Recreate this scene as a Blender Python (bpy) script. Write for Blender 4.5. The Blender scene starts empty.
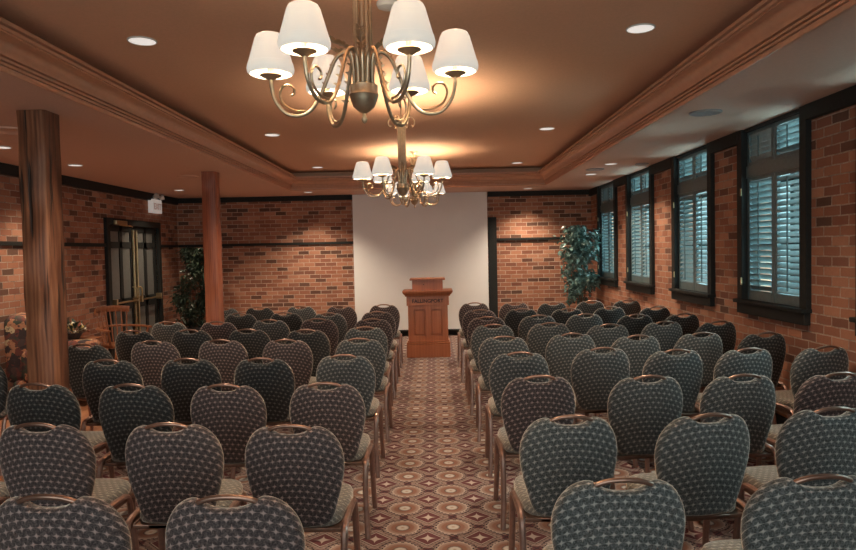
import bpy, bmesh, math, random
from mathutils import Vector, Matrix, Euler
random.seed(7)
S = bpy.context.scene
COL = S.collection
PI = math.pi

# ------------------------------------------------------------------ camera
cam_d = bpy.data.cameras.new('camera')
cam = bpy.data.objects.new('camera', cam_d); COL.objects.link(cam)
F = 668.0
cam_d.sensor_fit = 'HORIZONTAL'; cam_d.sensor_width = 36.0
cam_d.lens = 36.0 * F / 856.0
cam_d.clip_start = 0.05
_Y = Vector((6, 24.5, -F)).normalized()
_X = Vector((1, .021, 0)); _X = (_X - _X.dot(_Y) * _Y).normalized()
_Z = _X.cross(_Y)
_M = Matrix((_X, _Y, _Z)).to_4x4()
cam.matrix_world = Matrix.Translation((0, 0, 1.64)) @ _M
S.camera = cam

# ------------------------------------------------------------------ world, daylight, exposure
S.view_settings.view_transform = 'Standard'
S.view_settings.look = 'None'
S.view_settings.gamma = 1.0
S.view_settings.use_curve_mapping = False
S.view_settings.exposure = 1.2
W = bpy.data.worlds.new('world'); S.world = W; W.use_nodes = True
W.node_tree.nodes['Background'].inputs[0].default_value = (0.45, 0.72, 0.78, 1)
W.node_tree.nodes['Background'].inputs[1].default_value = 0.62

def lamp(name, kind, loc, energy, color, rot=(0, 0, 0), **kw):
    d = bpy.data.lights.new(name, kind); d.energy = energy; d.color = color
    for k, v in kw.items(): setattr(d, k, v)
    o = bpy.data.objects.new(name, d); COL.objects.link(o)
    o.location = loc; o.rotation_euler = rot
    return o
WINY = [(11.05, 12.25), (9.22, 10.42), (7.25, 8.42), (5.41, 6.60), (3.56, 4.75), (1.72, 2.91)]  # last two windows are unseen, added to light the near chairs
for _a, _b in WINY:      # skylight falling on each window from outside
    lamp('daylight_and_fill', 'AREA', (4.3, (_a + _b) / 2, 2.6), 85, (0.50, 0.80, 0.86),
         rot=(0, math.radians(62), 0), shape='RECTANGLE', size=1.8, size_y=1.3)
    lamp('ground_bounce_daylight', 'AREA', (4.3, (_a + _b) / 2, .6), 60, (0.50, 0.80, 0.86),
         rot=(0, math.radians(122), 0), shape='RECTANGLE', size=1.8, size_y=1.3)
lamp('daylight_and_fill', 'AREA', (-1.0, -2.9, 1.9), 100, (0.95, 0.90, 0.86), rot=(math.radians(90), 0, 0), shape='RECTANGLE', size=5.6, size_y=1.9)   # fill for the chair backs, through the added window behind the camera
WARM = (1.0, 0.77, 0.52)
DOWN = (1.0, 0.79, 0.58)
SHADE_E = 0.21; BULB_W = 7.5; DOWN_TRAY = 74; DOWN_LOW = 54

# ------------------------------------------------------------------ material helpers
class NT:
    def __init__(s, name):
        s.m = bpy.data.materials.new(name); s.m.use_nodes = True
        s.t = s.m.node_tree; s.n = s.t.nodes; s.l = s.t.links
        s.b = s.n['Principled BSDF']
    def new(s, ty, **kw):
        n = s.n.new(ty)
        for k, v in kw.items(): setattr(n, k, v)
        return n
    def put(s, a, sock):
        if isinstance(a, bpy.types.NodeSocket): s.l.new(a, sock)
        else: sock.default_value = a
    def math(s, op, a, b=None, c=None):
        n = s.new('ShaderNodeMath', operation=op); s.put(a, n.inputs[0])
        if b is not None: s.put(b, n.inputs[1])
        if c is not None: s.put(c, n.inputs[2])
        return n.outputs[0]
    def mix(s, fac, a, b):
        n = s.new('ShaderNodeMix', data_type='RGBA'); s.put(fac, n.inputs[0])
        s.put(a, n.inputs[6]); s.put(b, n.inputs[7]); return n.outputs[2]
    def step(s, x, e, w=0.02):     # 1 when x < e
        n = s.new('ShaderNodeMapRange'); s.put(x, n.inputs[0]); s.put(e - w, n.inputs[1]); s.put(e + w, n.inputs[2])
        n.inputs[3].default_value = 1; n.inputs[4].default_value = 0; return n.outputs[0]
    def coord(s, which='Object'):
        return s.new('ShaderNodeTexCoord').outputs[which]
    def sep(s, v):
        n = s.new('ShaderNodeSeparateXYZ'); s.l.new(v, n.inputs[0]); return n.outputs
    def comb(s, x, y, z=0.0):
        n = s.new('ShaderNodeCombineXYZ'); s.put(x, n.inputs[0]); s.put(y, n.inputs[1]); s.put(z, n.inputs[2]); return n.outputs[0]
    def noise(s, v, scale, detail=3, rough=.5):
        n = s.new('ShaderNodeTexNoise'); s.l.new(v, n.inputs['Vector']); n.inputs['Scale'].default_value = scale
        n.inputs['Detail'].default_value = detail; n.inputs['Roughness'].default_value = rough; return n.outputs['Fac']
    def noise3(s, v, scale, amt):
        n = s.new('ShaderNodeTexNoise'); s.l.new(v, n.inputs['Vector']); n.inputs['Scale'].default_value = scale; n.inputs['Detail'].default_value = 4
        m = s.new('ShaderNodeVectorMath', operation='MULTIPLY_ADD'); s.l.new(n.outputs['Color'], m.inputs[0]); m.inputs[1].default_value = (amt * 3,) * 3; s.l.new(v, m.inputs[2]); return m.outputs[0]
    def ramp(s, fac, stops, interp='LINEAR'):
        n = s.new('ShaderNodeValToRGB'); s.put(fac, n.inputs[0]); r = n.color_ramp; r.interpolation = interp
        while len(r.elements) < len(stops): r.elements.new(.5)
        for e, (p, c) in zip(r.elements, stops): e.position = p; e.color = (*c, 1)
        return n.outputs[0]
    def bump(s, h, dist=.01, strength=.5):
        n = s.new('ShaderNodeBump'); s.l.new(h, n.inputs['Height']); n.inputs['Distance'].default_value = dist
        n.inputs['Strength'].default_value = strength; s.l.new(n.outputs[0], s.b.inputs['Normal'])
    def base(s, c): s.put(c, s.b.inputs['Base Color'])
    def set(s, rough=.6, metal=0, spec=.5):
        s.b.inputs['Roughness'].default_value = rough; s.b.inputs['Metallic'].default_value = metal
        s.b.inputs['Specular IOR Level'].default_value = spec; return s.m

def plain(name, c, rough=.6, metal=0, spec=.5, var=.12, scale=30):
    t = NT(name); v = t.coord(); f = t.noise(v, scale)
    a = tuple(x * (1 - var) for x in c); b = tuple(min(1, x * (1 + var)) for x in c)
    t.base(t.ramp(f, [(.3, a), (.7, b)])); return t.set(rough, metal, spec)

def brick_mat(name, axis, off=0.0, dk=.13, vis=.0, ml=1.0):
    t = NT(name); p = t.sep(t.coord())
    v = t.comb(t.math('ADD', p[0] if axis == 'x' else p[1], 40 + off), p[2])
    wob = t.noise(t.coord(), 9, 2)
    v2n = t.new('ShaderNodeVectorMath', operation='ADD'); t.l.new(v, v2n.inputs[0])
    t.l.new(t.comb(t.math('MULTIPLY', t.math('SUBTRACT', wob, .5), .012), t.math('MULTIPLY', t.math('SUBTRACT', wob, .5), .010)), v2n.inputs[1])
    v = v2n.outputs[0]
    b = t.new('ShaderNodeTexBrick'); t.l.new(v, b.inputs['Vector'])
    b.inputs['Color1'].default_value = (0, 0, 0, 1); b.inputs['Color2'].default_value = (1, 1, 1, 1)
    b.inputs['Mortar'].default_value = (0, 0, 0, 1)
    b.inputs['Scale'].default_value = 1; b.inputs['Mortar Size'].default_value = .0062; b.inputs['Mortar Smooth'].default_value = .25
    b.inputs['Brick Width'].default_value = .21; b.inputs['Row Height'].default_value = .0766
    col = t.ramp(b.outputs['Color'], [(0, (.050, .024, .018)), (dk, (.085, .035, .026)), (dk + .04, (.20, .075, .048)), (.4, (.33, .125, .072)),
                                     (.7, (.42, .175, .10)), (1, (.54, .27, .17))])
    n = t.noise(t.coord(), 45, 4, .65); n2 = t.noise(t.coord(), 3, 3)
    col = t.mix(t.math('MULTIPLY', n, .45), col, (.16, .06, .04, 1))
    col = t.mix(t.math('MULTIPLY', n2, .22), col, (.50, .33, .24, 1))
    mort = t.ramp(n, [(.3, (.36 * ml, .26 * ml, .20 * ml)), (.7, (.56 * ml, .44 * ml, .36 * ml))])
    n3 = t.noise(t.coord(), 7, 3, .6)
    mf = t.math('MULTIPLY', b.outputs['Fac'], t.ramp(n3, [(.32, (vis,) * 3), (.55, (.9, .9, .9))]))
    t.base(t.mix(mf, col, mort))
    h = t.math('ADD', t.math('SUBTRACT', 1.0, b.outputs['Fac']), t.math('MULTIPLY', n, .35))
    t.bump(h, .006, .8); return t.set(.85, 0, .25)

def wood_mat(name, dark, mid, light, scale=1.0, axis=2, rough=.45, crack=False):
    t = NT(name); mp = t.new('ShaderNodeMapping'); t.l.new(t.coord(), mp.inputs[0])
    sc = [9 * scale] * 3; sc[axis] = .7 * scale; mp.inputs['Scale'].default_value = sc
    f = t.noise(mp.outputs[0], 2.2, 5, .6)
    w = t.new('ShaderNodeTexWave', wave_type='BANDS', bands_direction='X' if axis != 0 else 'Y'); t.l.new(mp.outputs[0], w.inputs[0])
    w.inputs['Scale'].default_value = 1.3; w.inputs['Distortion'].default_value = 7; w.inputs['Detail'].default_value = 3
    g = t.math('ADD', t.math('MULTIPLY', f, .86), t.math('MULTIPLY', w.outputs['Fac'], .14))
    c = t.ramp(g, [(.28, dark), (.48, mid), (.72, light)])
    if crack:
        mp2 = t.new('ShaderNodeMapping'); t.l.new(t.coord(), mp2.inputs[0]); mp2.inputs['Scale'].default_value = (22, 22, 1.1)
        k = t.noise(mp2.outputs[0], 1.0, 2, .5); c = t.mix(t.step(k, .37, .02), c, (.03, .014, .008, 1))
        t.bump(t.math('SUBTRACT', k, t.math('MULTIPLY', t.step(k, .34, .03), .6)), .01, .7)
    t.base(c); return t.set(rough)

def fabric_mat(name, dark, cross, edge):
    t = NT(name); p = t.sep(t.coord())
    nz = t.sep(t.new('ShaderNodeNewGeometry').outputs['Normal'])
    # pattern lies along x and along the longer of y (seat) or z (back)
    up = t.math('GREATER_THAN', t.math('ABSOLUTE', nz[2]), .72)
    vv = t.math('ADD', p[2], t.math('MULTIPLY', p[1], 1.0))
    v = t.math('DIVIDE', vv, .0238); u = t.math('DIVIDE', p[0], .032)
    row = t.math('FLOOR', v)
    u = t.math('ADD', u, t.math('MULTIPLY', t.math('MODULO', row, 2.0), .5))
    a = t.math('MULTIPLY', t.math('ABSOLUTE', t.math('SUBTRACT', t.math('FRACT', t.math('ADD', u, 50)), .5)), .88)
    b = t.math('ABSOLUTE', t.math('SUBTRACT', t.math('FRACT', t.math('ADD', v, 50)), .5))
    s = t.math('ADD', t.math('SQRT', a), t.math('SQRT', b))
    n = t.noise(t.coord(), 160, 2)
    s = t.math('ADD', s, t.math('MULTIPLY', t.math('SUBTRACT', n, .5), .55))
    k = t.step(s, .64, .14)
    base = t.ramp(n, [(.35, dark), (.65, edge)])
    t.base(t.mix(k, base, (*cross, 1)))
    t.b.inputs['Sheen Weight'].default_value = 1.0; t.b.inputs['Sheen Roughness'].default_value = .32; t.b.inputs['Sheen Tint'].default_value = (1, .86, .72, 1)
    t.bump(t.math('ADD', k, n), .002, .5); return t.set(.85, 0, .2)

def carpet_mat():
    t = NT('patterned_carpet'); p = t.sep(t.coord()); P = .30
    u = t.math('ADD', t.math('DIVIDE', t.math('SUBTRACT', p[0], .08), P), 60); v = t.math('ADD', t.math('DIVIDE', t.math('SUBTRACT', p[1], 3.905), P), 60)
    def cell(x, o): return t.math('ABSOLUTE', t.math('SUBTRACT', t.math('FRACT', t.math('ADD', x, o)), .5))
    a, b, c, d = cell(u, .5), cell(v, .5), cell(u, 0), cell(v, 0)
    r = t.math('SQRT', t.math('ADD', t.math('MULTIPLY', a, a), t.math('MULTIPLY', b, b)))
    n = t.noise(t.coord(), 70, 3, .7); n2 = t.noise(t.coord(), 260, 2)
    rn = t.math('ADD', r, t.math('MULTIPLY', t.math('SUBTRACT', n, .5), .035))
    ck = t.new('ShaderNodeTexChecker'); ck.inputs['Scale'].default_value = 1
    t.l.new(t.comb(t.math('MULTIPLY', u, 16), t.math('MULTIPLY', v, 16), .5), ck.inputs[0]); chk = ck.outputs['Fac']
    cream, orange, red, dark, mid = (.46, .38, .33, 1), (.245, .125, .088, 1), (.125, .043, .046, 1), (.032, .022, .026, 1), (.23, .155, .135, 1)
    col = t.mix(t.math('MULTIPLY', chk, .35), mid, cream)
    col = t.mix(t.math('MULTIPLY', t.step(t.math('ABSOLUTE', t.math('SUBTRACT', rn, .40)), .022, .008), chk), col, dark)
    col = t.mix(t.step(rn, .355), col, cream)
    col = t.mix(t.math('MULTIPLY', t.step(t.math('ABSOLUTE', t.math('SUBTRACT', rn, .345)), .018, .008), chk), col, dark)
    col = t.mix(t.step(rn, .30), col, (.30, .205, .165, 1))
    col = t.mix(t.step(rn, .235), col, orange)
    col = t.mix(t.step(rn, .135), col, dark)
    col = t.mix(t.step(rn, .115), col, (.50, .47, .43, 1))
    col = t.mix(t.step(rn, .03), col, (.35, .25, .2, 1))
    m1 = t.math('ADD', c, d)
    m1 = t.math('ADD', m1, t.math('MULTIPLY', t.math('SUBTRACT', n, .5), .03))
    col = t.mix(t.step(m1, .335, .01), col, dark)
    col = t.mix(t.step(m1, .31, .01), col, cream)
    col = t.mix(t.step(m1, .28, .01), col, red)
    st = t.math('ADD', t.math('SQRT', c), t.math('SQRT', d))
    col = t.mix(t.step(st, .44, .03), col, (.50, .43, .38, 1))
    for x, y in ((c, b), (a, d)):
        col = t.mix(t.step(t.math('MAXIMUM', x, y), .085, .01), col, red)
        col = t.mix(t.math('MULTIPLY', t.step(t.math('ABSOLUTE', t.math('SUBTRACT', x, y)), .02, .008), t.step(t.math('MAXIMUM', x, y), .085)), col, dark)
    col = t.mix(t.math('MULTIPLY', n2, .35), col, (.07, .045, .045, 1))
    t.base(col); t.bump(n2, .003, .4); return t.set(.95, 0, .1)

def emit_mat(name, c, e, base=(.8, .8, .8)):
    t = NT(name); t.b.inputs['Base Color'].default_value = (*base, 1)
    t.b.inputs['Emission Color'].default_value = (*c, 1); t.b.inputs['Emission Strength'].default_value = e; return t.set(.7)

M = dict(
    brick_x=brick_mat('brick_back', 'x', 0, .14, .6, 1.25), brick_y=brick_mat('brick_side', 'y', .07, .13, .3), brick_r=brick_mat('brick_window_side', 'y', .03, .05, .4),
    tray=plain('tray_paint', (.74, .44, .285), .8, var=.04, scale=60), soffit=plain('soffit_paint', (.68, .45, .35), .8, var=.04, scale=60),
    crown=plain('crown_paint', (.60, .31, .19), .36, var=.06, scale=20),
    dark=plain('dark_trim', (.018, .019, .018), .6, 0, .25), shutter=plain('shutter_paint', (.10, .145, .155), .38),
    slat=plain('skylit_slat_paint', (.17, .22, .225), .35),  # lighter than the frames, with reflected sky brightness put into the colour
    bronze=plain('bronze_metal', (.27, .165, .125), .34, .8), legm=plain('bronze_leg', (.36, .23, .19), .34, .8),
    brass=plain('brass', (.62, .46, .26), .3, .9), chand=plain('antique_brass', (.50, .39, .27), .36, .85),
    post=wood_mat('timber', (.055, .020, .010), (.19, .072, .035), (.34, .15, .075), .8, 2, .6, True),
    post2=wood_mat('timber_red', (.20, .055, .028), (.32, .095, .048), (.40, .14, .07), 1.0, 2, .5),
    lect=wood_mat('lectern_wood', (.29, .088, .034), (.36, .112, .044), (.42, .14, .058), .6, 2, .4),
    chairw=wood_mat('maple', (.15, .045, .02), (.27, .095, .04), (.34, .14, .065), 2.0, 2, .35),
    floorw=wood_mat('floor_wood', (.16, .06, .03), (.33, .14, .07), (.46, .21, .11), 1.0, 1, .35),
    letter=plain('carved_letter', (.035, .012, .008), .6),
    screen=plain('screen_fabric', (.84, .86, .86), .9, var=.015, scale=3), white=plain('white_plastic', (.68, .66, .62), .5, var=.03),
    glass=None, carpet=carpet_mat(),
    fab_s=fabric_mat('slate_fabric', (.032, .036, .036), (.33, .32, .30), (.115, .122, .122)),
    fab_seat=fabric_mat('lit_seat_fabric', (.115, .102, .088), (.36, .32, .265), (.20, .178, .152)),  # beige tone paints the light on seat tops into the fabric
    fab_d=fabric_mat('shaded_fabric', (.016, .017, .018), (.165, .158, .15), (.048, .050, .050)),  # same fabric darkened, painting in the shade on some chairs
    fab_r=fabric_mat('rose_lit_fabric', (.030, .024, .025), (.34, .25, .23), (.100, .078, .076)),  # same fabric with pools of warm light painted into its tone
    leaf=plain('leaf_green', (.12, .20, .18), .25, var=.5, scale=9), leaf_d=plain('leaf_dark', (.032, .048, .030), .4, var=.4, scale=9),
    bark=plain('bark', (.12, .075, .045), .9), pot=plain('dark_pot', (.03, .03, .032), .5), soil=plain('soil', (.03, .02, .015), 1),
    light=emit_mat('light_diffuser', (1.0, .95, .88), .29), grey=plain('grille_grey', (.30, .29, .29), .6),
    red=plain('sign_letter', (.62, .42, .38), .6), frost=plain('frosted_pane', (.13, .135, .13), .35, var=.1),
    petal_y=plain('petal_yellow', (.60, .45, .18), .7), petal_w=plain('petal_cream', (.62, .56, .45), .7), petal_r=plain('petal_rust', (.30, .10, .06), .7),
    signlit=emit_mat('sign_face', (1, .92, .85), .10, (.7, .68, .64)),
    ext=plain('exterior_stone', (.35, .38, .38), .9),
)
def shade_mat():
    t = NT('lamp_shade_fabric'); t.b.inputs['Base Color'].default_value = (.30, .28, .24, 1)
    t.b.inputs['Emission Color'].default_value = (1, .95, .86, 1); t.b.inputs['Emission Strength'].default_value = SHADE_E
    tr = t.new('ShaderNodeBsdfTranslucent'); tr.inputs[0].default_value = (.045, .042, .036, 1)
    ad = t.new('ShaderNodeAddShader'); t.l.new(t.b.outputs[0], ad.inputs[0]); t.l.new(tr.outputs[0], ad.inputs[1])
    out = t.n['Material Output']; t.l.new(ad.outputs[0], out.inputs[0]); return t.set(.9)
M['shade'] = shade_mat()
def glass_mat():
    t = NT('window_glass'); g = t.new('ShaderNodeBsdfTransparent'); g.inputs[0].default_value = (.92, .97, .97, 1)
    gl = t.new('ShaderNodeBsdfGlossy'); gl.inputs['Roughness'].default_value = .03
    mx = t.new('ShaderNodeMixShader'); mx.inputs[0].default_value = .06
    t.l.new(g.outputs[0], mx.inputs[1]); t.l.new(gl.outputs[0], mx.inputs[2]); t.l.new(mx.outputs[0], t.n['Material Output'].inputs[0]); return t.m
M['glass'] = glass_mat()
def floral_mat():
    t = NT('floral_fabric'); v = t.coord(); vo = t.new('ShaderNodeTexVoronoi'); t.l.new(t.noise3(v, 9, .06), vo.inputs['Vector']); vo.inputs['Scale'].default_value = 15
    c = t.ramp(vo.outputs['Color'], [(0, (.035, .022, .022)), (.3, (.12, .035, .025)), (.42, (.04, .045, .03)), (.55, (.34, .15, .08)), (.7, (.07, .04, .035)), (.82, (.45, .34, .2)), (1, (.05, .03, .03))], 'CONSTANT')
    n = t.noise(v, 24, 4, .7); t.base(t.mix(t.step(n, .42, .05), c, (.05, .03, .028, 1))); return t.set(.9)
M['floral'] = floral_mat()

# ------------------------------------------------------------------ mesh helpers
def link(name, me, mat, parent=None, loc=None):
    o = bpy.data.objects.new(name, me); COL.objects.link(o)
    for m in (mat if isinstance(mat, (list, tuple)) else [mat]): me.materials.append(m)
    if parent is not None: o.parent = parent
    if loc is not None: o.location = loc
    return o
def obj(name, bm, mat, parent=None, smooth=None, loc=None):
    bmesh.ops.recalc_face_normals(bm, faces=bm.faces[:])
    me = bpy.data.meshes.new(name); bm.to_mesh(me); bm.free()
    if smooth is not None:
        for p in me.polygons: p.use_smooth = True
        if smooth < 179: me.set_sharp_from_angle(angle=math.radians(smooth))
    return link(name, me, mat, parent, loc)
def tag(o, label=None, cat=None, group=None, kind=None):
    if label: o['label'] = label
    if cat: o['category'] = cat
    if group: o['group'] = group
    if kind: o['kind'] = kind
    return o
def empty(name, loc=(0, 0, 0), rz=0, label=None, cat=None, group=None, kind=None):
    o = bpy.data.objects.new(name, None); COL.objects.link(o); o.location = loc; o.rotation_euler = (0, 0, rz)
    o.empty_display_size = .1
    return tag(o, label, cat, group, kind)
def BM(): return bmesh.new()
def box(bm, x0, x1, y0, y1, z0, z1, bev=0, mat=None, mi=0):
    vs = [bm.verts.new((x, y, z)) for x in (x0, x1) for y in (y0, y1) for z in (z0, z1)]
    fs = [bm.faces.new([vs[i] for i in q]) for q in ((0, 1, 3, 2), (4, 6, 7, 5), (0, 4, 5, 1), (2, 3, 7, 6), (0, 2, 6, 4), (1, 5, 7, 3))]
    for f in fs: f.material_index = mi
    if bev:
        es = list({e for f in fs for e in f.edges}); r = bmesh.ops.bevel(bm, geom=es, offset=bev, segments=2, affect='EDGES', profile=.5)
        vs = list({v for v in vs if v.is_valid} | set(r['verts']))
    if mat is not None: bmesh.ops.transform(bm, matrix=mat, verts=vs)
    return vs
def tube(bm, pts, r, n=8, cap=True, flat=None):
    pts = [Vector(p) for p in pts]; rings = []; prev = None
    for i, p in enumerate(pts):
        if i == 0: d = pts[1] - p
        elif i == len(pts) - 1: d = p - pts[i - 1]
        else: d = (pts[i + 1] - p).normalized() + (p - pts[i - 1]).normalized()
        d.normalize()
        if prev is None:
            up = Vector((1, 0, 0)) if abs(d.x) < .9 else Vector((0, 1, 0)); a = d.cross(up).normalized()
        else:
            a = (prev - d * prev.dot(d)).normalized()
        prev = a; b = d.cross(a)
        rr = r[i] if isinstance(r, (list, tuple)) else r
        fa = flat if flat else (1, 1)
        rings.append([bm.verts.new(p + a * math.cos(2 * PI * (k + .5) / n) * rr * fa[0] + b * math.sin(2 * PI * (k + .5) / n) * rr * fa[1]) for k in range(n)])
    for A, B in zip(rings, rings[1:]):
        for k in range(n): bm.faces.new((A[k], A[(k + 1) % n], B[(k + 1) % n], B[k]))
    if cap:
        bm.faces.new(rings[0][::-1]); bm.faces.new(rings[-1])
    return bm
def lathe(bm, prof, n=24, c=(0, 0, 0), cap=False):
    rings = []
    for r, z in prof:
        rings.append([bm.verts.new((c[0] + max(r, 1e-4) * math.cos(2 * PI * k / n), c[1] + max(r, 1e-4) * math.sin(2 * PI * k / n), c[2] + z)) for k in range(n)])
    for A, B in zip(rings, rings[1:]):
        for k in range(n): bm.faces.new((A[k], A[(k + 1) % n], B[(k + 1) % n], B[k]))
    if cap: bm.faces.new(rings[0][::-1]); bm.faces.new(rings[-1])
    return bm
def smooth_path(pts, k=6):
    pts = [Vector(p) for p in pts]; out = []
    P = [pts[0] * 2 - pts[1]] + pts + [pts[-1] * 2 - pts[-2]]
    for i in range(1, len(P) - 2):
        for j in range(k):
            t = j / k
            out.append(.5 * ((2 * P[i]) + (P[i + 1] - P[i - 1]) * t + (2 * P[i - 1] - 5 * P[i] + 4 * P[i + 1] - P[i + 2]) * t * t + (3 * P[i] - P[i - 1] - 3 * P[i + 1] + P[i + 2]) * t ** 3))
    out.append(pts[-1]); return out
def quad(bm, a, b, c, d, mi=0):
    f = bm.faces.new([bm.verts.new(p) for p in (a, b, c, d)]); f.material_index = mi; return f
def text_obj(name, s, size, depth, mat, parent, loc, rot, sx=1):
    cu = bpy.data.curves.new(name, 'FONT'); cu.body = s; cu.size = size; cu.extrude = depth; cu.offset = .002; cu.align_x = 'CENTER'; cu.align_y = 'CENTER'
    o = bpy.data.objects.new(name, cu); COL.objects.link(o)
    dg = bpy.context.evaluated_depsgraph_get(); me = bpy.data.meshes.new_from_object(o.evaluated_get(dg)); bpy.data.objects.remove(o)
    o = link(name, me, mat, parent, loc); o.rotation_euler = rot; o.scale = (sx, 1, 1); return o

# ------------------------------------------------------------------ the room
XL, XR, YB, YF, ZS, ZT = -4.95, 3.03, 12.88, -1.6, 2.742, 3.06
def struct(name, bm, mat, parent=None, smooth=None):
    o = obj(name, bm, mat, parent, smooth)
    if parent is None: o['kind'] = 'structure'
    return o
b = BM(); box(b, -3.15, XR + .3, YF - .2, YB + .2, -.12, 0); struct('floor', b, M['carpet'])
fw = BM()
box(fw, XL - .3, -3.15, YF - .2, YB + .2, -.12, 0.0)
fo = struct('floor_wood_strip', fw, M['floorw'])
b = BM(); box(b, XL - .25, XR + .25, YB, YB + .25, 0, 3.3); struct('wall_back', b, M['brick_x'])
b = BM()
for q in ((XL - .25, -3.8, 0, 3.3), (1.8, XR + .25, 0, 3.3), (-3.8, 1.8, 0, .95), (-3.8, 1.8, 2.6, 3.3)): box(b, q[0], q[1], YF - .25, YF, q[2], q[3])
struct('wall_front', b, M['brick_x'])
wf = empty('window_7', (-1.0, YF, .95), kind='structure')  # added unseen window, an opening for the fill light on chair backs
b = BM()
for x in (-2.8, -1.4, 0, 1.4, 2.8): box(b, x - .045, x + .045, -.16, -.05, 0, 1.65)
box(b, -2.8, 2.8, -.16, -.05, 0, .08); box(b, -2.8, 2.8, -.16, -.05, 1.57, 1.65)
obj('window_frame', b, M['dark'], wf)
b = BM(); box(b, -2.8, 2.8, -.12, -.114, 0, 1.65); obj('glass', b, M['glass'], wf)
DY0, DY1, DZ = 10.10, 11.88, 2.14
b = BM()
box(b, XL - .25, XL, YF, DY0, 0, 3.3); box(b, XL - .25, XL, DY1, YB, 0, 3.3); box(b, XL - .25, XL, DY0, DY1, DZ, 3.3)
box(b, XL - .45, XL - .25, DY0 - .3, DY1 + .3, 0, 2.5)
struct('wall_left', b, M['brick_y'])
b = BM(); ZW = 1.085
ys = [YF] + [y for ab in sorted(WINY) for y in ab] + [YB]
for i in range(0, len(ys), 2): box(b, XR, XR + .28, ys[i], ys[i + 1], 0, 3.3)
for a_, b_ in WINY: box(b, XR, XR + .28, a_, b_, 0, ZW - .03); box(b, XR, XR + .28, a_, b_, ZS - .001, 3.3)
struct('wall_right', b, M['brick_r'])
# ceiling: lower soffit ring around a raised tray
TX0, TX1, TY0, TY1 = -2.49, 1.97, .55, 11.72
b = BM()
for x0, x1, y0, y1 in ((XL, TX0, YF, YB), (TX1, XR, YF, YB), (TX0, TX1, TY1, YB), (TX0, TX1, YF, TY0)): box(b, x0, x1, y0, y1, ZS, ZS + .03)
struct('ceiling_soffit', b, M['soffit'])
b = BM()
box(b, TX0 - .25, TX1 + .25, TY0 - .25, TY1 + .25, ZT, ZT + .05)
for x0, x1, y0, y1 in ((TX0 - .25, TX0 - .13, TY0 - .25, TY1 + .25), (TX1 + .13, TX1 + .25, TY0 - .25, TY1 + .25), (TX0 - .25, TX1 + .25, TY1 + .13, TY1 + .25), (TX0 - .25, TX1 + .25, TY0 - .25, TY0 - .13)):
    box(b, x0, x1, y0, y1, ZS + .03, ZT)
struct('ceiling', b, M['tray'])
# crown profile: (inward, z) from the bottom edge up
prof = [(-.03, ZS), (.004, ZS - .008), (.012, ZS + .004), (.012, ZS + .016), (-.004, ZS + .018), (-.004, ZS + .024), (.018, ZS + .026), (.022, ZS + .038), (.006, ZS + .041), (.006, ZS + .047),
        (.028, ZS + .049), (.032, ZS + .061), (.016, ZS + .064), (.016, ZS + .070), (.040, ZS + .072), (.046, ZS + .090), (.034, ZS + .094), (.040, ZS + .112), (.056, ZS + .136), (.082, ZS + .156), (.112, ZS + .168),
        (.112, ZS + .174), (.132, ZS + .176), (.138, ZS + .190), (.124, ZS + .194), (.124, ZS + .198), (.150, ZS + .202), (.152, ZS + .222), (-.03, ZS + .222)]
b = BM(); loops = []
for p, z in prof:
    loops.append([b.verts.new(q) for q in ((TX0 + p, TY0 + p, z), (TX1 - p, TY0 + p, z), (TX1 - p, TY1 - p, z), (TX0 + p, TY1 - p, z))])
for A, B_ in zip(loops, loops[1:] + loops[:1]):
    for k in range(4): b.faces.new((A[k], A[(k + 1) % 4], B_[(k + 1) % 4], B_[k]))
struct('trim_crown', b, M['crown'], smooth=35)
# dark trims
def trim(name, *boxes, mat='dark'):
    b = BM()
    for q in boxes: box(b, *q, bev=.004)
    return struct(name, b, M[mat])
SX0, SX1 = -1.55, 1.04
trim('trim_1', (XL, SX0 + .01, YB - .06, YB, ZS - .095, ZS - .001), (SX1 + .01, XR, YB - .06, YB, ZS - .095, ZS - .001))
trim('trim_2', (XL, XL + .06, YF, YB - .06, ZS - .125, ZS - .001))
tb = []
for i in range(0, len(ys), 2): tb.append((XR - .05, XR, ys[i] + (.0 if i else 0), ys[i + 1], ZS - .125, ZS - .001))
trim('trim_3', *tb)
trim('trim_4', (XL + .03, SX0, YB - .035, YB, 1.80, 1.85))
trim('trim_5', (1.21, XR - .02, YB - .035, YB, 1.80, 1.85))
trim('trim_6', (XL, XL + .035, YF, DY0 - .1, 1.80, 1.85), (XL, XL + .035, DY1 + .1, YB - .04, 1.80, 1.85))
trim('trim_7', (1.045, 1.205, YB - .07, YB, 0, 2.255))
trim('baseboard_back', (XL, 1.04, YB - .03, YB, 0, .125), (1.21, XR, YB - .03, YB, 0, .125))
trim('baseboard_left', (XL, XL + .03, YF, DY0 - .1, 0, .125), (XL, XL + .03, DY1 + .1, YB - .03, 0, .125))
trim('baseboard_right', (XR - .03, XR, YF, YB - .03, 0, .125))

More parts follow.
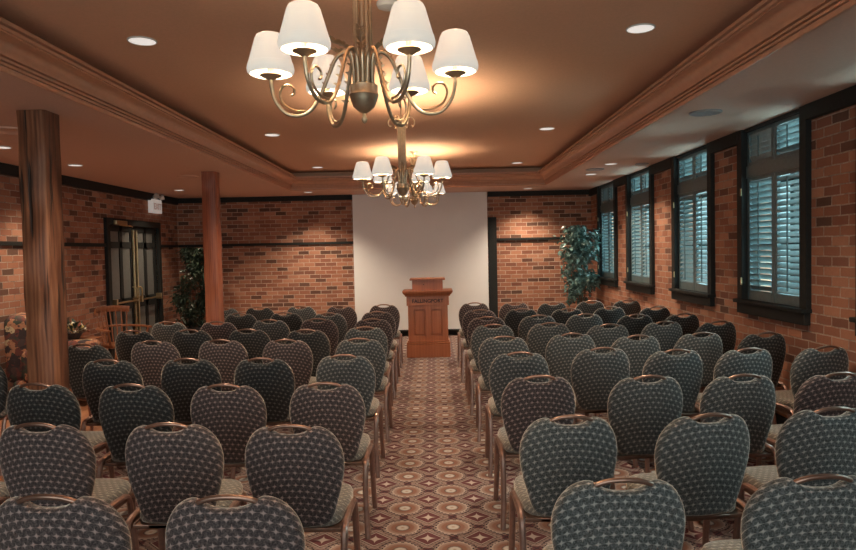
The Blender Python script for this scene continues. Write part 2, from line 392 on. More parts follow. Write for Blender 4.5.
# ------------------------------------------------------------------ windows with louvred shutters
def window(k, y0, y1):
    w = empty('window_%d' % k, (XR, (y0 + y1) / 2, ZW), kind='structure')
    oy = (y0 + y1) / 2; H = (y1 - y0) / 2; top = ZS - ZW - .002
    b = BM()
    for s in (-1, 1):
        box(b, -.045, .14, s * (H - .035) - .05, s * (H - .035) + .05, 0, top, bev=.004)
    box(b, -.02, .14, -H + .09, H - .09, top - .03, top)
    f = obj('window_frame', b, M['dark'], w)
    b = BM(); box(b, -.085, .10, -H - .025, H + .025, -.015, .02, bev=.006); box(b, -.055, .0, -H - .005, H + .005, -.115, -.015, bev=.005)
    obj('window_sill', b, M['dark'], w)
    b = BM(); box(b, .20, .206, -H, H, -.03, top)
    obj('glass', b, M['glass'], w)
    b = BM(); box(b, .17, .24, -H, H, .50, .56); box(b, .17, .24, -.03, .03, -.03, top); box(b, .17, .24, -H, H, top * .66, top * .66 + .05)
    obj('sash_bar', b, M['dark'], w)
    zr0, zr1 = 1.185, 1.300          # the rail between lower and upper shutters
    b = BM(); box(b, .0, .06, -H + .085, H - .085, zr0, zr1, bev=.004); obj('mid_rail', b, M['shutter'], w)
    iw = H - .085
    for zz0, zz1 in ((.02, zr0), (zr1, top - .03)):
        for s in (0, 1):
            ya, yb = (-iw, -.004) if s == 0 else (.004, iw)
            st = .045; br = .09 if zz0 < .1 else .035
            b = BM()
            box(b, .012, .044, ya, ya + st, zz0, zz1, bev=.003); box(b, .012, .044, yb - st, yb, zz0, zz1, bev=.003)
            box(b, .012, .044, ya + st, yb - st, zz0, zz0 + br, bev=.003); box(b, .012, .044, ya + st, yb - st, zz1 - .035, zz1, bev=.003)
            L0, L1 = zz0 + br, zz1 - .035; n = max(3, int(round((L1 - L0) / .054))); dz = (L1 - L0) / n
            ang = math.radians(LOUV[(k, zz0 > .1, s)] if (k, zz0 > .1, s) in LOUV else (40 if zz0 > .1 else -40))
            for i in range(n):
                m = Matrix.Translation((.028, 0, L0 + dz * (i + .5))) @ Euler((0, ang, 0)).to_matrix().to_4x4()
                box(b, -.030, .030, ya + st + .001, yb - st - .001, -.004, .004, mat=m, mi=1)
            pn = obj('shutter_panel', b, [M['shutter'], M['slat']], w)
            b = BM(); ym = (ya + yb) / 2; box(b, -.012, -.002, ym - .006, ym + .006, L0 + .03, L1 - .03)
            obj('tilt_rod', b, M['shutter'], pn)
    b = BM(); box(b, -.052, -.040, H - .085, H - .070, 1.02, 1.09); box(b, -.052, -.040, H - .085, H - .070, .16, .23)
    obj('hinge', b, M['brass'], w)
    return w
# louvre angle: (window, upper?, side) side 0 is the half nearer the camera
LOUV = {(4, False, 1): 46, (4, True, 1): 68, (4, False, 0): -42, (4, True, 0): 38, (1, True, 0): 60, (1, True, 1): 64, (3, False, 1): -50, (3, False, 0): -38}
for i, (a_, b_) in enumerate(WINY): window(i + 1, a_, b_)
b = BM(); quad(b, (XR + .3, YF - 8, -.3), (XR + 30, YF - 8, -.3), (XR + 30, YB + 20, -.3), (XR + .3, YB + 20, -.3))
struct('ground_outside', b, M['ext'])

# ------------------------------------------------------------------ double door in the left wall
d1 = empty('door_1', (XL, (DY0 + DY1) / 2, 0), kind='structure')
Hd = (DY1 - DY0) / 2
b = BM(); box(b, -.1, .05, -Hd - .10, -Hd, 0, DZ + .10, bev=.004); box(b, -.1, .05, Hd, Hd + .10, 0, DZ + .10, bev=.004); box(b, -.1, .05, -Hd, Hd, DZ, DZ + .10, bev=.004)
obj('door_frame', b, M['dark'], d1)
for s in (-1, 1):
    ya, yb = (-Hd + .005, -.004) if s < 0 else (.004, Hd - .005)
    cy = (ya + yb) / 2; w2 = (yb - ya) / 2
    b = BM(); st = .11; mid = .05
    zs = [(0.01, .12), (.80, .98), (1.78, 1.88), (DZ - .1, DZ - .005)]
    box(b, -.055, -.005, ya, ya + st, .01, DZ - .005, bev=.003); box(b, -.055, -.005, yb - st, yb, .01, DZ - .005, bev=.003)
    box(b, -.055, -.005, cy - mid, cy + mid, .01, DZ - .005, bev=.003)
    for z0, z1 in zs: box(b, -.055, -.005, ya + st, yb - st, z0, z1)
    lf = obj('door_leaf', b, M['dark'], d1)
    for z0, z1 in ((.12, .80), (.98, 1.78), (1.88, DZ - .1)):
        for p0, p1 in ((ya + st, cy - mid), (cy + mid, yb - st)):
            b = BM(); box(b, -.04, -.02, p0, p1, z0, z1); obj('pane', b, M['frost'], lf)
    b = BM(); yy = -s * .0 + s * .055
    box(b, 0, .035, yy - .016, yy + .016, .05, 2.08, bev=.005); obj('vertical_rod', b, M['brass'], lf)
    b = BM(); tube(b, [(.075, ya + .07, .93), (.075, yb - .03, .93)], .014)
    for q in (ya + .07, yb - .05): box(b, -.005, .09, q - .02, q + .02, .89, .99, bev=.004)
    obj('push_bar', b, M['brass'], lf)
    b = BM(); tube(b, smooth_path([(0, yy + s * .04, 1.15), (.06, yy + s * .04, 1.12), (.07, yy + s * .04, 1.05), (.06, yy + s * .04, .98), (0, yy + s * .04, .95)], 4), .012)
    obj('pull_handle', b, M['brass'], lf)
b = BM(); box(b, .0, .09, -Hd + .12, -Hd + .50, DZ + .0, DZ + .07, bev=.008); tube(b, [(.06, -Hd + .3, DZ + .0), (.20, -Hd + .4, DZ - .02), (.05, -Hd + .75, DZ - .02)], .009)
obj('door_closer', b, M['brass'], d1)

# exit sign with two emergency lamp heads
e = empty('exit_sign', (XL, 11.78, 2.4), 0, 'white exit sign with two emergency lamp heads high above the dark double door', 'sign')
b = BM(); box(b, .0, .09, -.19, .19, .0, .24, bev=.008); obj('sign_box', b, M['signlit'], e)
text_obj('letters', 'EXIT', .15, .002, M['red'], e, (.091, 0, .11), (PI / 2, 0, PI / 2))
b = BM(); box(b, 0, .07, -.12, .12, .221, .30, bev=.01); obj('bracket', b, M['grey'], e)
for s in (-1, 1):
    b = BM(); lathe(b, [(.012, -.05), (.035, -.03), (.05, .02), (.05, .03), (.0, .035)], 16)
    o = obj('lamp_head', b, M['white'], e, 40); o.location = (.12, s * .13, .285); o.rotation_euler = (s * -.5, 1.2, 0)

# ------------------------------------------------------------------ projection screen
ps = empty('projection_screen', ((SX0 + SX1) / 2, YB - .09, 0), 0, 'large white projection screen pulled down on the far brick wall', 'screen')
hw = (SX1 - SX0) / 2 - .01
b = BM(); box(b, -hw, hw, -.004, .0, .12, ZS - .004); obj('screen_fabric', b, M['screen'], ps)
b = BM(); tube(b, [(-hw, -.002, .11), (hw, -.002, .11)], .018); obj('weight_bar', b, M['dark'], ps, 40)

# ------------------------------------------------------------------ timber posts
def post(x0, x1, y0, y1, mat, label, lean):
    b = BM(); n = 14
    rings = []
    for i in range(n + 1):
        z = ZS * i / n; j = lambda: random.uniform(-.005, .005)
        dx = lean * (1 - i / n)
        c = .012
        ring = [(x0 + c, y0), (x1 - c, y0), (x1, y0 + c), (x1, y1 - c), (x1 - c, y1), (x0 + c, y1), (x0, y1 - c), (x0, y0 + c)]
        cx, cy = (x0 + x1) / 2, (y0 + y1) / 2
        rings.append([b.verts.new((x + j() + dx - cx, y + j() - cy, min(z, ZS - .001))) for x, y in ring])
    for A, B_ in zip(rings, rings[1:]):
        for k in range(8): b.faces.new((A[k], A[(k + 1) % 8], B_[(k + 1) % 8], B_[k]))
    b.faces.new(rings[0][::-1]); b.faces.new(rings[-1])
    o = obj('timber_post', b, mat, None, 50, loc=((x0 + x1) / 2, (y0 + y1) / 2, 0)); tag(o, label, 'post')
post(-3.07, -2.86, 4.95, 5.16, M['post'], 'thick rough-hewn timber post with deep cracks, nearest the camera at left', .0)
post(-3.045, -2.855, 8.80, 8.98, M['post2'], 'slimmer reddish timber post farther back, in front of the dark leafy plant', .0)

# ------------------------------------------------------------------ lectern
lx, ly = -.113, 10.2
le = empty('lectern', (lx, ly, 0), 0, 'carved wooden lectern at the far end of the aisle before the white screen', 'lectern')
b = BM(); box(b, -.335, .335, -.0, .50, 0, .20, bev=.006); box(b, -.335, .335, 0, .5, .2, .235, bev=.012); box(b, -.318, .318, .012, .49, .235, .262, bev=.01); obj('plinth', b, M['lect'], le)
b = BM(); fx = .305
box(b, -fx, fx, .045, .47, .26, .80)
for x0, x1 in ((-fx, -fx + .085), (-.04, .04), (fx - .085, fx)): box(b, x0, x1, .02, .045, .26, .80, bev=.003)
for x0, x1 in ((-fx + .085, -.04), (.04, fx - .085)):
    box(b, x0, x1, .02, .045, .26, .335); box(b, x0, x1, .02, .045, .745, .80)
obj('body', b, M['lect'], le)
for x0, x1 in ((-fx + .085, -.04), (.04, fx - .085)):
    b = BM(); box(b, x0 + .018, x1 - .018, .034, .046, .355, .725, bev=.006); obj('panel', b, M['lect'], le)
b = BM(); box(b, -.325, .325, .008, .48, .80, .94, bev=.004); fz = obj('frieze', b, M['lect'], le)
text_obj('carved_letters', 'FALLINGPORT', .078, .0015, M['letter'], le, (0, .006, .868), (PI / 2, 0, 0), .96)
b = BM(); L = []
for p, z in ((0, .94), (.018, .945), (.022, .962), (.045, .985), (.058, 1.005), (.060, 1.026)):
    L.append([b.verts.new(q) for q in ((-.325 - p, .008 - p, z), (.325 + p, .008 - p, z), (.325 + p, .48 + p, z), (-.325 - p, .48 + p, z))])
for A, B_ in zip(L, L[1:]):
    for k in range(4): b.faces.new((A[k], A[(k + 1) % 4], B_[(k + 1) % 4], B_[k]))
b.faces.new(L[0][::-1]); b.faces.new(L[-1]); obj('cornice', b, M['lect'], le)
b = BM(); vs = box(b, -.235, .235, .06, .42, 1.026, 1.185)
obj('reading_box', b, M['lect'], le)
b = BM(); vs = box(b, -.272, .272, .03, .46, 1.185, 1.212, bev=.005); obj('reading_top', b, M['lect'], le)
b = BM(); tube(b, [(-.06, .062, 1.12), (-.06, .05, 1.12)], .008); obj('knob', b, M['dark'], le)

# ------------------------------------------------------------------ stacking chairs
# back outline, half (x, z)
half = [(0, .857), (.038, .859), (.064, .867), (.082, .878), (.098, .887), (.112, .889), (.134, .883), (.161, .866), (.187, .836), (.207, .797), (.219, .748), (.221, .70), (.215, .645), (.204, .59), (.190, .542), (.172, .480), (.152, .438), (.120, .424), (.06, .420), (0, .420)]
outl = half + [(-x, z) for x, z in half[-2:0:-1]]
def backy(x, z):      # lean and curve: y grows towards the front of the chair
    return .008 + (.89 - z) * .17 + 1.0 * x * x
def outline_pts():
    P = [Vector((x, z, 0)) for x, z in outl]; n = len(P); out = []
    for i in range(n):
        p0, p1, p2, p3 = P[i - 1], P[i], P[(i + 1) % n], P[(i + 2) % n]
        for t in (0, .5):
            out.append(.5 * ((2 * p1) + (p2 - p0) * t + (2 * p0 - 5 * p1 + 4 * p2 - p3) * t * t + (3 * p1 - p0 - 3 * p2 + p3) * t ** 3))
    return [(p.x, p.y) for p in out]
def make_back():
    b = BM(); O = outline_pts(); T = .030; cx, cz = 0, .665
    lev = [(1.0, 0.0), (.992, .45), (.965, .80), (.92, .95), (.8, 1.0), (.55, 1.0), (.25, 1.0)]
    def ring(s, side, t):
        r = []
        for x, z in O:
            X, Z = cx + (x - cx) * s, cz + (z - cz) * s
            r.append(b.verts.new((X, backy(X, Z) + .025 + side * T * t, Z)))
        return r
    mid = ring(1, 1, 0); n = len(O)
    for side in (-1, 1):
        prev = mid
        for s, t in lev[1:]:
            R_ = ring(s, side, t)
            for k in range(n):
                q = (prev[k], prev[(k + 1) % n], R_[(k + 1) % n], R_[k]); b.faces.new(q if side < 0 else q[::-1])
            prev = R_
        c = b.verts.new((cx, backy(cx, cz) + .025 + side * T, cz))
        for k in range(n):
            q = (prev[k], prev[(k + 1) % n], c); b.faces.new(q if side < 0 else q[::-1])
    return b
def make_seat():
    b = BM(); n = 40; rings = []
    def sq(s, z, dz=0):
        r = []
        for k in range(n):
            a = 2 * PI * k / n; c, d = math.cos(a), math.sin(a)
            e_ = 2 / 5.0
            x = math.copysign(abs(c) ** e_, c) * .212; y = math.copysign(abs(d) ** e_, d) * .215
            taper = 1 - .10 * max(0, -y / .215)
            r.append(b.verts.new((x * s * taper, .312 + y * s, z + dz)))
        return r
    for s, z in ((.90, .418), (.97, .421), (1.0, .434), (1.0, .458), (.97, .476), (.90, .486), (.75, .491), (.45, .493), (.1, .494)): rings.append(sq(s, z))
    for A, B_ in zip(rings, rings[1:]):
        for k in range(n): b.faces.new((A[k], A[(k + 1) % n], B_[(k + 1) % n], B_[k]))
    b.faces.new(rings[0][::-1]); b.faces.new(rings[-1]); return b
def leg_bm(s, rear):
    b = BM(); X = s * .218
    if rear: p = smooth_path([(X + s * .012, .02, 0), (X, .055, .22), (X, .080, .385), (X, .115, .432), (X, .20, .440), (X, .225, .440)], 5)
    else: p = smooth_path([(X + s * .006, .485, 0), (X, .455, .22), (X, .425, .385), (X, .385, .432), (X, .30, .440), (X, .225, .440)], 5)
    tube(b, p, .0165, 8, True, (.85, 1.0)); return b
CH_GROUP = 'patterned banquet chairs in rows either side of the aisle'
def make_chair(fab, name_label):
    c = empty('banquet_chair', (0, 0, 0), 0, name_label, 'chair', CH_GROUP)
    bk = obj('backrest', make_back(), fab, c, 60)
    b = BM(); tube(b, smooth_path([(-.102, backy(.09, .88) + .022, .868), (-.084, backy(0, .88) + .020, .882), (-.05, backy(0, .89) + .016, .894), (0, backy(0, .9) + .014, .899), (.05, backy(0, .89) + .016, .894), (.084, backy(0, .88) + .020, .882), (.102, backy(.09, .88) + .022, .868)], 4), .0092, 8)
    obj('handle', b, M['bronze'], c, 60)
    obj('seat', make_seat(), M['fab_seat'], c, 60)
    b = BM()
    box(b, -.20, .20, .10, .505, .398, .417, bev=.004); box(b, -.216, -.19, .11, .48, .398, .424, bev=.003); box(b, .19, .216, .11, .48, .398, .424, bev=.003)
    obj('seat_frame', b, M['bronze'], c)
    b = BM()
    for s in (-1, 1): tube(b, smooth_path([(s * .10, backy(.1, .52) + .03, .53), (s * .10, backy(.1, .46) + .028, .44), (s * .10, .13, .405), (s * .10, .2, .404)], 4), .011, 8)
    box(b, -.13, .13, .10, .125, .398, .418, bev=.004)
    obj('back_frame', b, M['bronze'], c, 50)
    for s in (-1, 1):
        for rear in (True, False): obj('leg', leg_bm(s, rear), M['legm'], c, 40)
    return c
def copy_thing(o, parent=None):
    c = o.copy(); COL.objects.link(c); c.parent = parent
    for ch in list(o.children): copy_thing(ch, c)
    return c
LROWS = [[(-0.72, 9.32), (-1.32, 9.25), (-1.90, 9.36), (-2.48, 9.32), (-2.98, 9.34)], [(-0.72, 8.24), (-1.32, 8.20), (-1.9, 8.38), (-2.48, 8.40)],
         [(-0.70, 7.36), (-1.33, 7.5), (-1.88, 7.50), (-2.44, 7.40), (-3.03, 7.49)], [(-0.70, 6.58), (-1.26, 6.45), (-1.87, 6.58), (-2.47, 6.64), (-3.05, 6.66)],
         [(-0.66, 5.70), (-1.30, 5.73), (-1.89, 5.80), (-2.50, 5.82), (-3.03, 5.68)], [(-0.67, 4.80), (-1.25, 4.72), (-1.80, 4.77), (-2.39, 4.79), (-3.56, 5.05)],
         [(-0.64, 3.77), (-1.22, 3.78), (-1.79, 3.84), (-2.39, 3.92)], [(-0.64, 2.85), (-1.20, 2.92), (-1.81, 2.96), (-2.42, 2.95)], [(-0.652, 2.02), (-1.23, 2.05)]]
RROWS = [[(0.55, 9.32), (1.11, 9.23), (1.62, 9.12), (2.17, 9.25), (2.68, 9.26)], [(0.55, 8.21), (1.08, 8.25), (1.63, 8.16), (2.18, 8.28), (2.70, 8.14)],
         [(0.57, 7.32), (1.15, 7.40), (1.68, 7.44), (2.20, 7.27), (2.70, 7.24)], [(0.57, 6.57), (1.14, 6.62), (1.67, 6.40), (2.25, 6.54), (2.745, 6.45)],
         [(0.58, 5.65), (1.18, 5.76), (1.69, 5.56), (2.26, 5.65), (2.76, 5.56)], [(0.60, 4.76), (1.23, 4.90), (1.72, 4.75), (2.23, 4.74), (2.79, 4.76)],
         [(0.60, 3.86), (1.22, 3.80), (1.75, 3.78), (2.29, 3.78)], [(0.59, 2.92), (1.205, 2.91), (1.78, 2.98)], [(0.59, 2.11), (1.225, 2.11)]]
ROSE_LIT = {('L', 7, 1), ('L', 7, 2), ('L', 8, 1), ('L', 8, 2), ('L', 8, 3), ('L', 9, 1), ('L', 9, 2), ('L', 5, 2), ('L', 5, 3), ('L', 5, 4), ('L', 3, 2), ('L', 3, 4), ('L', 1, 2), ('L', 1, 1), ('L', 2, 1), ('L', 3, 1),
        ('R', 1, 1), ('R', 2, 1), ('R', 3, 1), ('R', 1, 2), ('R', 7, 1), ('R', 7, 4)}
IN_SHADE = {('R', 1, 3), ('R', 1, 4), ('R', 1, 5), ('R', 2, 2), ('R', 2, 3), ('R', 2, 4), ('R', 2, 5), ('R', 3, 4), ('R', 3, 5), ('R', 4, 5), ('R', 5, 5),
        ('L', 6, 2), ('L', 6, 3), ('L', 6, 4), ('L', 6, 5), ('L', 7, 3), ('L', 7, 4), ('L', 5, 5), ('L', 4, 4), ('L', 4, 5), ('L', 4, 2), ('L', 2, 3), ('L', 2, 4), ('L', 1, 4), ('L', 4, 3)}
ORD = ['', 'first', 'second', 'third', 'fourth', 'fifth', 'sixth', 'seventh', 'eighth', 'ninth']
proto = {}
for side, rows in (('L', LROWS), ('R', RROWS)):
    for ri, row in enumerate(rows):
        for ci, (x, y) in enumerate(row):
            r, c = ri + 1, ci + 1
            rose = 'rose' if (side, r, c) in ROSE_LIT else 'charcoal' if (side, r, c) in IN_SHADE else 'slate'  # rose and charcoal carry painted light and shade over one slate fabric
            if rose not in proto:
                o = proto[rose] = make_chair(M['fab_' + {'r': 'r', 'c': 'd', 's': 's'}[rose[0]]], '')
            else: o = copy_thing(proto[rose])
            cc = 'on the aisle' if c == 1 else ORD[c] + ' from the aisle'
            o['label'] = '%s-toned flecked banquet chair, %s, %s row from the lectern, %s block' % (rose, cc, ORD[r], 'left' if side == 'L' else 'right')
            o.location = (x, y - .028, 0)
            rz = random.uniform(-.022, .022)
            if side == 'R': rz += .042 * (c - 1)
            else: rz -= .01 * (c - 1)
            if (side, r, c) == ('R', 8, 2): rz += .08
            if (side, r, c) in (('L', 6, 5),): rz -= .15
            o.rotation_euler = (0, 0, rz)

# ------------------------------------------------------------------ chandeliers
ARM = [(.035, .02), (.036, .09), (.045, .145), (.070, .168), (.105, .145), (.135, .08), (.165, .01), (.205, -.050), (.250, -.070), (.300, -.060), (.338, -.015), (.352, .035), (.355, .072)]
CURL = [(.225, -.052), (.265, -.050), (.305, -.028), (.322, .008), (.312, .040), (.288, .048), (.268, .034), (.268, .014), (.280, .006)]
def make_chandelier(kind_label):
    c = empty('chandelier', (0, 0, 0), 0, kind_label, 'chandelier', 'six-armed chandeliers down the centre of the tray ceiling')
    b = BM(); lathe(b, [(.0, -.105), (.008, -.100), (.012, -.088), (.008, -.078), (.006, -.066), (.02, -.060), (.0, -.058)], 16); obj('finial', b, M['chand'], c, 50)
    b = BM(); lathe(b, [(.0, -.062), (.022, -.058), (.042, -.040), (.052, -.012), (.056, .0), (.058, .004), (.056, .010), (.054, .014), (.055, .040), (.050, .044), (.0, .044)], 24); obj('bowl', b, M['chand'], c, 40)
    b = BM()
    for k in range(5):
        a = 2 * PI * k / 5 + .3; tube(b, [(math.cos(a) * .031, math.sin(a) * .031, .03), (math.cos(a) * .031, math.sin(a) * .031, .60)], .0075, 10)
    tube(b, [(0, 0, .03), (0, 0, .62)], .012, 10); lathe(b, [(.0, .59), (.036, .592), (.040, .60), (.036, .612), (.0, .618)], 20)
    obj('column', b, M['chand'], c, 50)
    b = BM()
    for k in range(6):
        a = 2 * PI * k / 6; q = [(.02, .56), (.045, .62), (.08, .635), (.11, .61), (.115, .57), (.098, .55), (.085, .565)]
        tube(b, smooth_path([(math.cos(a) * r, math.sin(a) * r, z) for r, z in q], 4), .0045, 6)
    obj('crown_scroll', b, M['chand'], c, 60)
    for k in range(6):
        a = 2 * PI * k / 6 + 0.0; ca, sa = math.cos(a), math.sin(a)
        b = BM(); P_ = lambda L: smooth_path([(ca * r, sa * r, z) for r, z in L], 5)
        tube(b, P_(ARM), .0075, 8); tube(b, P_(CURL), .005, 6)
        arm = obj('arm', b, M['chand'], c, 60)
        b = BM(); lathe(b, [(.0, .066), (.012, .068), (.030, .078), (.042, .084), (.040, .088), (.012, .088), (.012, .12), (.0, .12)], 16, (ca * .355, sa * .355, 0)); obj('candle_cup', b, M['chand'], arm, 40)
        # leaf sprig that rises beside the column
        b = BM(); aa = a + PI / 6; cb, sb = math.cos(aa), math.sin(aa)
        L = smooth_path([(cb * r, sb * r, z) for r, z in ((.04, .03), (.042, .12), (.055, .165), (.085, .185), (.12, .19), (.15, .21))], 4); tube(b, L, .004, 6)
        rnd = random.Random(k)
        for p in L[8:]:
            for s in (-1, 1):
                d = Vector((cb * .5 - sb * s * .6, sb * .5 + cb * s * .6, rnd.uniform(.1, .7))).normalized() * .026
                n_ = Vector((0, 0, 1)).cross(d).normalized() * .007
                v = [b.verts.new(p), b.verts.new(p + d * .5 + n_ + Vector((0, 0, .003))), b.verts.new(p + d), b.verts.new(p + d * .5 - n_)]; b.faces.new(v)
        L2 = [(ca * r, sa * r, z) for r, z in ((.105, .145), (.135, .08), (.165, .01))]
        for p in smooth_path(L2, 4)[::2]:
            for s in (-1, 1):
                d = Vector((-sa * s * .7 + ca * .3, ca * s * .7 + sa * .3, .3)).normalized() * .022; n_ = Vector((0, 0, .006))
                v = [b.verts.new(p), b.verts.new(p + d * .5 + n_), b.verts.new(p + d), b.verts.new(p + d * .5 - n_)]; b.faces.new(v)
        obj('leaf_sprig', b, M['chand'], c)
        b = BM(); lathe(b, [(.080, .088), (.088, .096), (.090, .110), (.086, .128), (.0845, .129), (.058, .222), (.051, .236), (.044, .240)], 28, (ca * .355, sa * .355, 0)); lathe(b, [(.044, .239), (.056, .220), (.082, .128), (.087, .110), (.078, .090)], 28, (ca * .355, sa * .355, 0))
        obj('lamp_shade', b, M['shade'], c, 40)
    return c
CH = [(-.258, 2.60, 2.240, 'large brass six-armed chandelier with white shades, nearest the camera'),
      (-.268, 6.00, 2.20, 'brass chandelier with glowing white shades, middle one of the three'),
      (-.265, 9.60, 2.36, 'farthest and smallest-looking brass chandelier, seen behind the middle one')]
c0 = make_chandelier('')
for i, (x, y, z, lab) in enumerate(CH):
    c = c0 if i == 0 else copy_thing(c0)
    c.location = (x, y, z); c['label'] = lab
    rz = math.radians((2, 4, -3)[i]); c.rotation_euler = (0, 0, rz)
    b = BM(); L = ZT - z
    tube(b, [(0, 0, .61), (0, 0, L - .02)], .005, 8); obj('hanging_rod', b, M['chand'], c, 50)
    b = BM(); lathe(b, [(.0, L - .045), (.012, L - .04), (.03, L - .028), (.058, L - .012), (.062, L - .001), (.0, L - .001)], 24); obj('canopy', b, M['chand'], c, 50)
    for k in range(6):
        a = 2 * PI * k / 6 + rz
        lamp('chandelier_bulb', 'POINT', (x + math.cos(a) * .355, y + math.sin(a) * .355, z + .205), BULB_W, WARM, shadow_soft_size=.022)

# ------------------------------------------------------------------ downlights, speakers, detector
def downlight(x, y, z, w, lab, group, r=.085):
    d = empty('recessed_downlight', (x, y, z), 0, lab, 'ceiling light', group)
    b = BM(); lathe(b, [(r + .009, -.0005), (r + .008, -.006), (r, -.008), (r, -.001)], 28); obj('trim_ring', b, M['white'], d, 40)
    b = BM(); lathe(b, [(r, -.004), (r * .5, -.0045), (.0, -.0045)], 28); obj('diffuser', b, M['light'], d)
    lamp('downlight_beam', 'SPOT', (x, y, z - .03), w, DOWN, rot=(0, 0, 0), spot_size=math.radians(118), spot_blend=.8, shadow_soft_size=.06)
GT, GS = 'downlights in the raised tray ceiling', 'downlights in the lower ceiling border'
for x, y, lab in ((-1.89, 4.43, 'round downlight in the tray ceiling, nearest one left of the big chandelier'), (1.375, 4.42, 'round downlight in the tray ceiling, nearest one right of the big chandelier'),
                  (-1.90, 8.0, 'small round downlight halfway down the left side of the tray ceiling'), (1.37, 8.0, 'small round downlight halfway down the right side of the tray ceiling'),
                  (-1.90, 11.1, 'tiny downlight at the far left corner of the tray ceiling'), (1.40, 11.1, 'tiny downlight at the far right corner of the tray ceiling')):
    downlight(x, y, ZT, DOWN_TRAY, lab, GT)
for x, y, lab, w in ((-4.23, 7.92, 'downlight in the low ceiling right of the thick timber post', 1.0), (-4.21, 6.55, 'downlight in the low ceiling at the left picture edge behind the thick post', 1.0), (-4.25, 11.2, 'downlight in the low ceiling above the leafy plant near the exit sign', 1.0),
                  (-2.25, 12.08, 'small downlight in front of the far brick wall, left of the screen', 1.3), (1.74, 12.3, 'small downlight in front of the far brick wall, right of the screen', 1.3),
                  (2.39, 10.14, 'downlight in the right low ceiling, farther of the two near the second window', 1.0), (2.37, 8.94, 'downlight in the right low ceiling, nearer of the two beside the windows', 1.0)):
    downlight(x, y, ZS, DOWN_LOW * w, lab, GS, .075)
def disc(name, x, y, z, r, mat, lab, cat, group=None):
    b = BM(); lathe(b, [(r, -.0005), (r, -.008), (r - .012, -.013), (r - .02, -.009), (.0, -.010)], 36)
    tag(obj(name, b, mat, None, 40, loc=(x, y, z)), lab, cat, group)
disc('ceiling_speaker', 2.28, 5.62, ZS, .13, M['grey'], 'round grey ceiling speaker grille in the right low ceiling, nearest the camera', 'speaker', 'ceiling speakers')
disc('ceiling_speaker', 2.30, 9.52, ZS, .13, M['grey'], 'dark round speaker grille between the two far right downlights', 'speaker', 'ceiling speakers')
disc('ceiling_speaker', 2.80, 9.0, ZS, .09, M['grey'], 'small round grille in the low ceiling close to the second window', 'speaker', 'ceiling speakers')
disc('ceiling_speaker', -3.59, 5.70, ZS, .16, M['soffit'], 'large round ceiling speaker left of the thick timber post', 'speaker', 'ceiling speakers')
disc('ceiling_speaker', -3.4, 9.3, ZS, .14, M['soffit'], 'flat round speaker cover in the left low ceiling near the slimmer post', 'speaker', 'ceiling speakers')
b = BM(); lathe(b, [(.062, -.0005), (.065, -.012), (.058, -.030), (.040, -.038), (.0, -.040)], 28)
tag(obj('smoke_detector', b, M['white'], None, 40, loc=(-.235, 3.86, ZT)), 'white round smoke detector on the tray ceiling beside the big chandelier column', 'smoke detector')

# ------------------------------------------------------------------ plants
def plant(x, y, r, z0, z1, n, leafm, lab, ls, seed):
    rnd = random.Random(seed)
    p = empty('potted_ficus', (x, y, 0), 0, lab, 'plant')
    b = BM(); lathe(b, [(.0, 0), (.12, 0), (.125, .01), (.165, .30), (.175, .305), (.175, .33), (.155, .33), (.15, .29), (.0, .29)], 24); obj('pot', b, M['pot'], p, 40)
    b = BM(); lathe(b, [(.149, .285), (.1, .296), (.0, .298)], 20); obj('soil', b, M['soil'], p)
    b = BM(); br = []
    for k in range(5):
        a = 2 * PI * k / 5; q = [(.02 * math.cos(a), .02 * math.sin(a), .28)]
        for j in range(1, 6):
            t = j / 5; q.append((math.cos(a + t) * r * .45 * t, math.sin(a + t) * r * .45 * t, .28 + (z1 * .9 - .28) * t))
        tube(b, smooth_path(q, 3), [max(.003, .013 * (1 - i / 17)) for i in range(16)], 6); br += q[1:]
    tr = obj('stem', b, M['bark'], p, 60)
    b = BM(); cs = []
    for _ in range(26):
        t = rnd.random(); zz = z0 + (z1 - z0) * t; rr = r * (.95 - .55 * abs(t - .6) ** 1.3) * rnd.uniform(.25, .72)
        a = rnd.uniform(0, 2 * PI); cs.append((rr * math.cos(a), rr * math.sin(a), zz, rnd.uniform(.12, .22)))
    for i in range(n):
        cx, cy, cz, cr = rnd.choice(cs)
        d = Vector((rnd.gauss(0, 1), rnd.gauss(0, 1), rnd.gauss(0, 1))).normalized() * cr * rnd.uniform(.35, 1.05)
        c = Vector((cx, cy, cz)) + d
        if c.x > XR - x - .08: c.x = XR - x - .08 - rnd.random() * .1
        if c.x < XL - x + .08: c.x = XL - x + .08 + rnd.random() * .1
        if c.y > YB - y - .12: c.y = YB - y - .12
        c.z = min(max(c.z, z0 - .05), z1 + .02)
        m = Matrix.Translation(c) @ Euler((rnd.uniform(-1.2, .3), rnd.uniform(-.6, .6), rnd.uniform(0, 2 * PI))).to_matrix().to_4x4()
        L = ls * rnd.uniform(.7, 1.25); w = L * .24
        pts = [(0, 0, 0), (w, L * .35, .006), (w * .8, L * .65, .004), (0, L, -L * .18), (-w * .8, L * .65, .004), (-w, L * .35, .006)]
        mid = [(0, L * .35, -.004), (0, L * .65, -.008)]
        v = [b.verts.new(m @ Vector(q)) for q in pts]; w_ = [b.verts.new(m @ Vector(q)) for q in mid]
        b.faces.new((v[0], v[1], w_[0])); b.faces.new((v[1], v[2], w_[1], w_[0])); b.faces.new((v[2], v[3], w_[1]))
        b.faces.new((v[3], v[4], w_[1])); b.faces.new((v[4], v[5], w_[0], w_[1])); b.faces.new((v[5], v[0], w_[0]))
    me = bpy.data.meshes.new('foliage'); b.to_mesh(me); b.free(); link('foliage', me, leafm, p)
plant(2.68, 12.15, .38, .70, 2.0, 2300, M['leaf'], 'tall bushy ficus with blue-green leaves in the far right corner', .115, 3)
